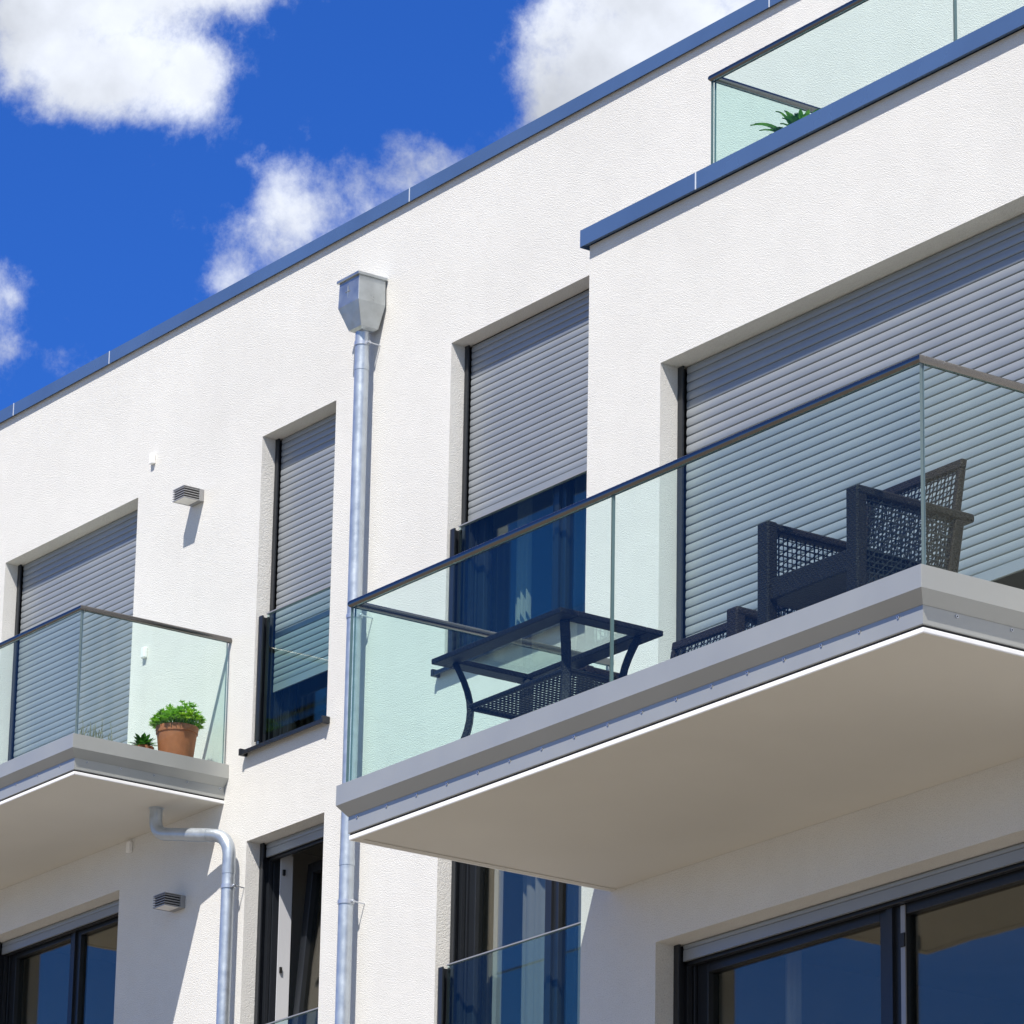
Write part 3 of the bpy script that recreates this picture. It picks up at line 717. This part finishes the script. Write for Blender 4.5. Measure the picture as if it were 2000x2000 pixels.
for i in range(54):
    a_ = rnd.uniform(0,2*math.pi); e = rnd.uniform(.75,1.5); L = rnd.uniform(.14,.30)
    d = Vector((math.cos(a_)*math.cos(e), math.sin(a_)*math.cos(e), math.sin(e))); q = rnd.uniform(0,.05)
    p0 = Vector((c[0]+q*math.cos(a_), c[1]+q*math.sin(a_), zr-.02)); n = 9; vs = []; s = d.cross(Vector((0,0,1))).normalized(); W = rnd.uniform(.024,.038)
    for k in range(n+1):
        u = k/n; cc = p0+d*(L*u)+Vector((math.cos(a_),math.sin(a_),0))*(.22*u*u*L)+Vector((0,0,-.42*L*u**2.6)); w = W*math.sin(math.pi*(.2+.8*u))**.7 if u < 1 else .001
        vs += [cc-s*w/2, cc+Vector((0,0,-.006)), cc+s*w/2]
    fs = []
    for k in range(n): j = k*3; fs += [(j,j+1,j+4,j+3),(j+1,j+2,j+5,j+4)]
    mb.add(vs, fs, 0, True)
mb.build('foliage', 'leafstrap', t, fix=False)

# ------------------------------------------------------------------ ground
o = MB().quad((-300,-300,GZ),(300,-300,GZ),(300,300,GZ),(-300,300,GZ)).build('ground', 'paving'); o['kind'] = 'structure'

# ------------------------------------------------------------------ light and sky
travel = Vector((-.110, .171, -.2855)).normalized(); to = -travel
el = math.asin(to.z); rot = math.atan2(to.x, to.y)
L = bpy.data.lights.new('sun', 'SUN'); L.energy = 4.8; L.angle = R(.53); L.color = (1, .94, .86)
lo = bpy.data.objects.new('sun', L); col.objects.link(lo); lo.rotation_mode = 'QUATERNION'; lo.rotation_quaternion = travel.to_track_quat('-Z', 'Y'); lo.location = to*40

w = bpy.data.worlds.new('World'); sc.world = w; w.use_nodes = True; nt = w.node_tree; N = nt.nodes; Lk = nt.links
bg = N['Background']; bg.inputs[1].default_value = .085
sky = N.new('ShaderNodeTexSky'); sky.sky_type = 'NISHITA'; sky.sun_disc = False; sky.sun_elevation = el; sky.sun_rotation = rot
sky.altitude = 800; sky.air_density = 1.0; sky.dust_density = .2; sky.ozone_density = 4
tc = N.new('ShaderNodeTexCoord')
def vm(op, a, b=None):
    n = N.new('ShaderNodeVectorMath'); n.operation = op
    for i, x in enumerate((a, b)):
        if x is None: continue
        if isinstance(x, (tuple, list)): n.inputs[i].default_value = x
        else: Lk.new(x, n.inputs[i])
    return n
def mth(op, a, b=None, c=None, clamp=False):
    n = N.new('ShaderNodeMath'); n.operation = op; n.use_clamp = clamp
    for i, x in enumerate((a, b, c)):
        if x is None: continue
        if isinstance(x, (int, float)): n.inputs[i].default_value = x
        else: Lk.new(x, n.inputs[i])
    return n.outputs[0]
# deep, clear blue: the sky colour filtered towards blue
dirn = vm('NORMALIZE', tc.outputs['Generated'])
# the side away from the sun is the deepest blue, the sun's side is pale
sd = vm('DOT_PRODUCT', dirn.outputs[0], tuple(to)).outputs['Value']
sm = N.new('ShaderNodeMapRange'); sm.inputs[1].default_value = .28; sm.inputs[2].default_value = .85; Lk.new(sd, sm.inputs[0])
tm = N.new('ShaderNodeMix'); tm.data_type = 'RGBA'; tm.inputs['A'].default_value = (.225, .60, 1.36, 1); tm.inputs['B'].default_value = (1.0, .95, .90, 1); Lk.new(sm.outputs[0], tm.inputs['Factor'])
tint = vm('MULTIPLY', sky.outputs[0], tm.outputs['Result'])
def noise(scale, detail, rough, off=(0,0,0)):
    n = N.new('ShaderNodeTexNoise'); n.inputs['Scale'].default_value = scale; n.inputs['Detail'].default_value = detail; n.inputs['Roughness'].default_value = rough
    v = vm('ADD', dirn.outputs[0], off); Lk.new(v.outputs[0], n.inputs['Vector']); return n
# cumulus: puffs around given directions (azimuth from +Y towards +X, elevation, radii in degrees), edges broken by noise
PUFFS = [(-61.1, 24.45, 1.15, .85, .95), (-60.1, 23.9, .95, .6, .85), (-59.1, 24.0, .6, .62, .75), (-60.1, 25.3, 1.6, .7, .9), (-58.7, 25.05, .9, .3, .6),
         (-53.6, 24.6, 1.15, 1.2, 1.3), (-52.4, 25.2, 1.6, 1.4, 1.4), (-54.2, 23.9, .55, .7, .9),
         (-57.0, 22.5, .85, .46, .70), (-58.0, 21.95, .75, .5, .62), (-57.9, 22.5, .4, .3, .4), (-55.8, 23.05, .75, .34, .58), (-57.6, 22.95, 1.3, .22, .30), (-58.9, 23.4, .9, .5, .22), (-58.7, 21.5, .5, .4, .55), (-59.0, 22.3, .6, .35, .28), (-56.6, 23.35, .8, .3, .32), (-61.6, 21.3, .55, .5, .85), (-61.4, 20.6, .4, .45, .42),
         (20, 28, 9, 4, 1), (110, 35, 14, 6, 1), (60, 22, 9, 4, 1), (150, 30, 16, 8, 1), (-165, 24, 10, 4, 1), (175, 60, 20, 8, 1)]  # last row: clouds out of view, added to whiten the ambient light
sepx = N.new('ShaderNodeSeparateXYZ'); Lk.new(dirn.outputs[0], sepx.inputs[0])
az = mth('MULTIPLY', mth('ARCTAN2', sepx.outputs[0], sepx.outputs[1]), 180/math.pi)
ele = mth('MULTIPLY', mth('ARCSINE', sepx.outputs[2]), 180/math.pi)
field = None
for a_, e_, ra, re, wt_ in PUFFS:
    dx = mth('MULTIPLY', mth('SUBTRACT', az, a_), 1/ra); dy = mth('MULTIPLY', mth('SUBTRACT', ele, e_), 1/re)
    d2 = mth('ADD', mth('MULTIPLY', dx, dx), mth('MULTIPLY', dy, dy))
    g = mth('MULTIPLY', mth('EXPONENT', mth('MULTIPLY', d2, -.9)), wt_)
    field = g if field is None else mth('ADD', field, g)
n0 = noise(11, 3, .5, (5.2, .3, 2.2))
wv = vm('SCALE', vm('SUBTRACT', n0.outputs['Color'], (.5, .5, .5)).outputs[0]); wv.inputs['Scale'].default_value = .02
n1 = noise(30, 14, .68, wv.outputs[0]); n4 = noise(95, 8, .6, (1.1, .2, .7)); n2 = noise(13, 4, .5, (3.1,1.7,.4)); n3 = noise(24, 7, .55, (.02, -.03, .03))
dens = mth('ADD', mth('MINIMUM', field, 1.15), mth('ADD', mth('MULTIPLY', mth('SUBTRACT', n1.outputs['Fac'], .5), 2.1), mth('ADD', mth('MULTIPLY', mth('SUBTRACT', n2.outputs['Fac'], .5), .5), mth('MULTIPLY', mth('SUBTRACT', n4.outputs['Fac'], .5), .7))))
mr = N.new('ShaderNodeMapRange'); mr.interpolation_type = 'SMOOTHSTEP'; mr.inputs[1].default_value = .30; mr.inputs[2].default_value = 1.08; Lk.new(dens, mr.inputs[0])
shade = N.new('ShaderNodeMapRange'); shade.inputs[1].default_value = .3; shade.inputs[2].default_value = .7; shade.inputs[3].default_value = 5.4; shade.inputs[4].default_value = 10
Lk.new(n3.outputs['Fac'], shade.inputs[0])
cc = vm('SCALE', (.90, .95, 1.05)); Lk.new(shade.outputs[0], cc.inputs['Scale'])
mix = N.new('ShaderNodeMix'); mix.data_type = 'RGBA'; Lk.new(mr.outputs[0], mix.inputs['Factor']); Lk.new(tint.outputs[0], mix.inputs['A']); Lk.new(cc.outputs[0], mix.inputs['B'])
Lk.new(mix.outputs['Result'], bg.inputs[0])

# ------------------------------------------------------------------ camera
yaw, pit, rol = R(54.86932836), R(18.89346208), R(1.05344212)
f = Vector((-math.sin(yaw)*math.cos(pit), math.cos(yaw)*math.cos(pit), math.sin(pit)))
r = f.cross(Vector((0,0,1))).normalized(); u = r.cross(f)
r2 = r*math.cos(rol)+u*math.sin(rol); u2 = -r*math.sin(rol)+u*math.cos(rol)
cam = bpy.data.cameras.new('camera'); co = bpy.data.objects.new('camera', cam); col.objects.link(co)
co.matrix_world = Matrix(((r2.x,u2.x,-f.x,0),(r2.y,u2.y,-f.y,0),(r2.z,u2.z,-f.z,0),(0,0,0,1)))
cam.sensor_width = 36; cam.lens = 9333.6378/2000*36; cam.clip_end = 2000; cam.clip_start = .1
sc.camera = co
sc.view_settings.view_transform = 'Standard'; sc.view_settings.look = 'None'; sc.view_settings.gamma = 1; sc.view_settings.exposure = .45
sc.cycles.transparent_max_bounces = 24; sc.cycles.max_bounces = 10; sc.cycles.diffuse_bounces = 5
sc.render.resolution_x = 1024; sc.render.resolution_y = 1024
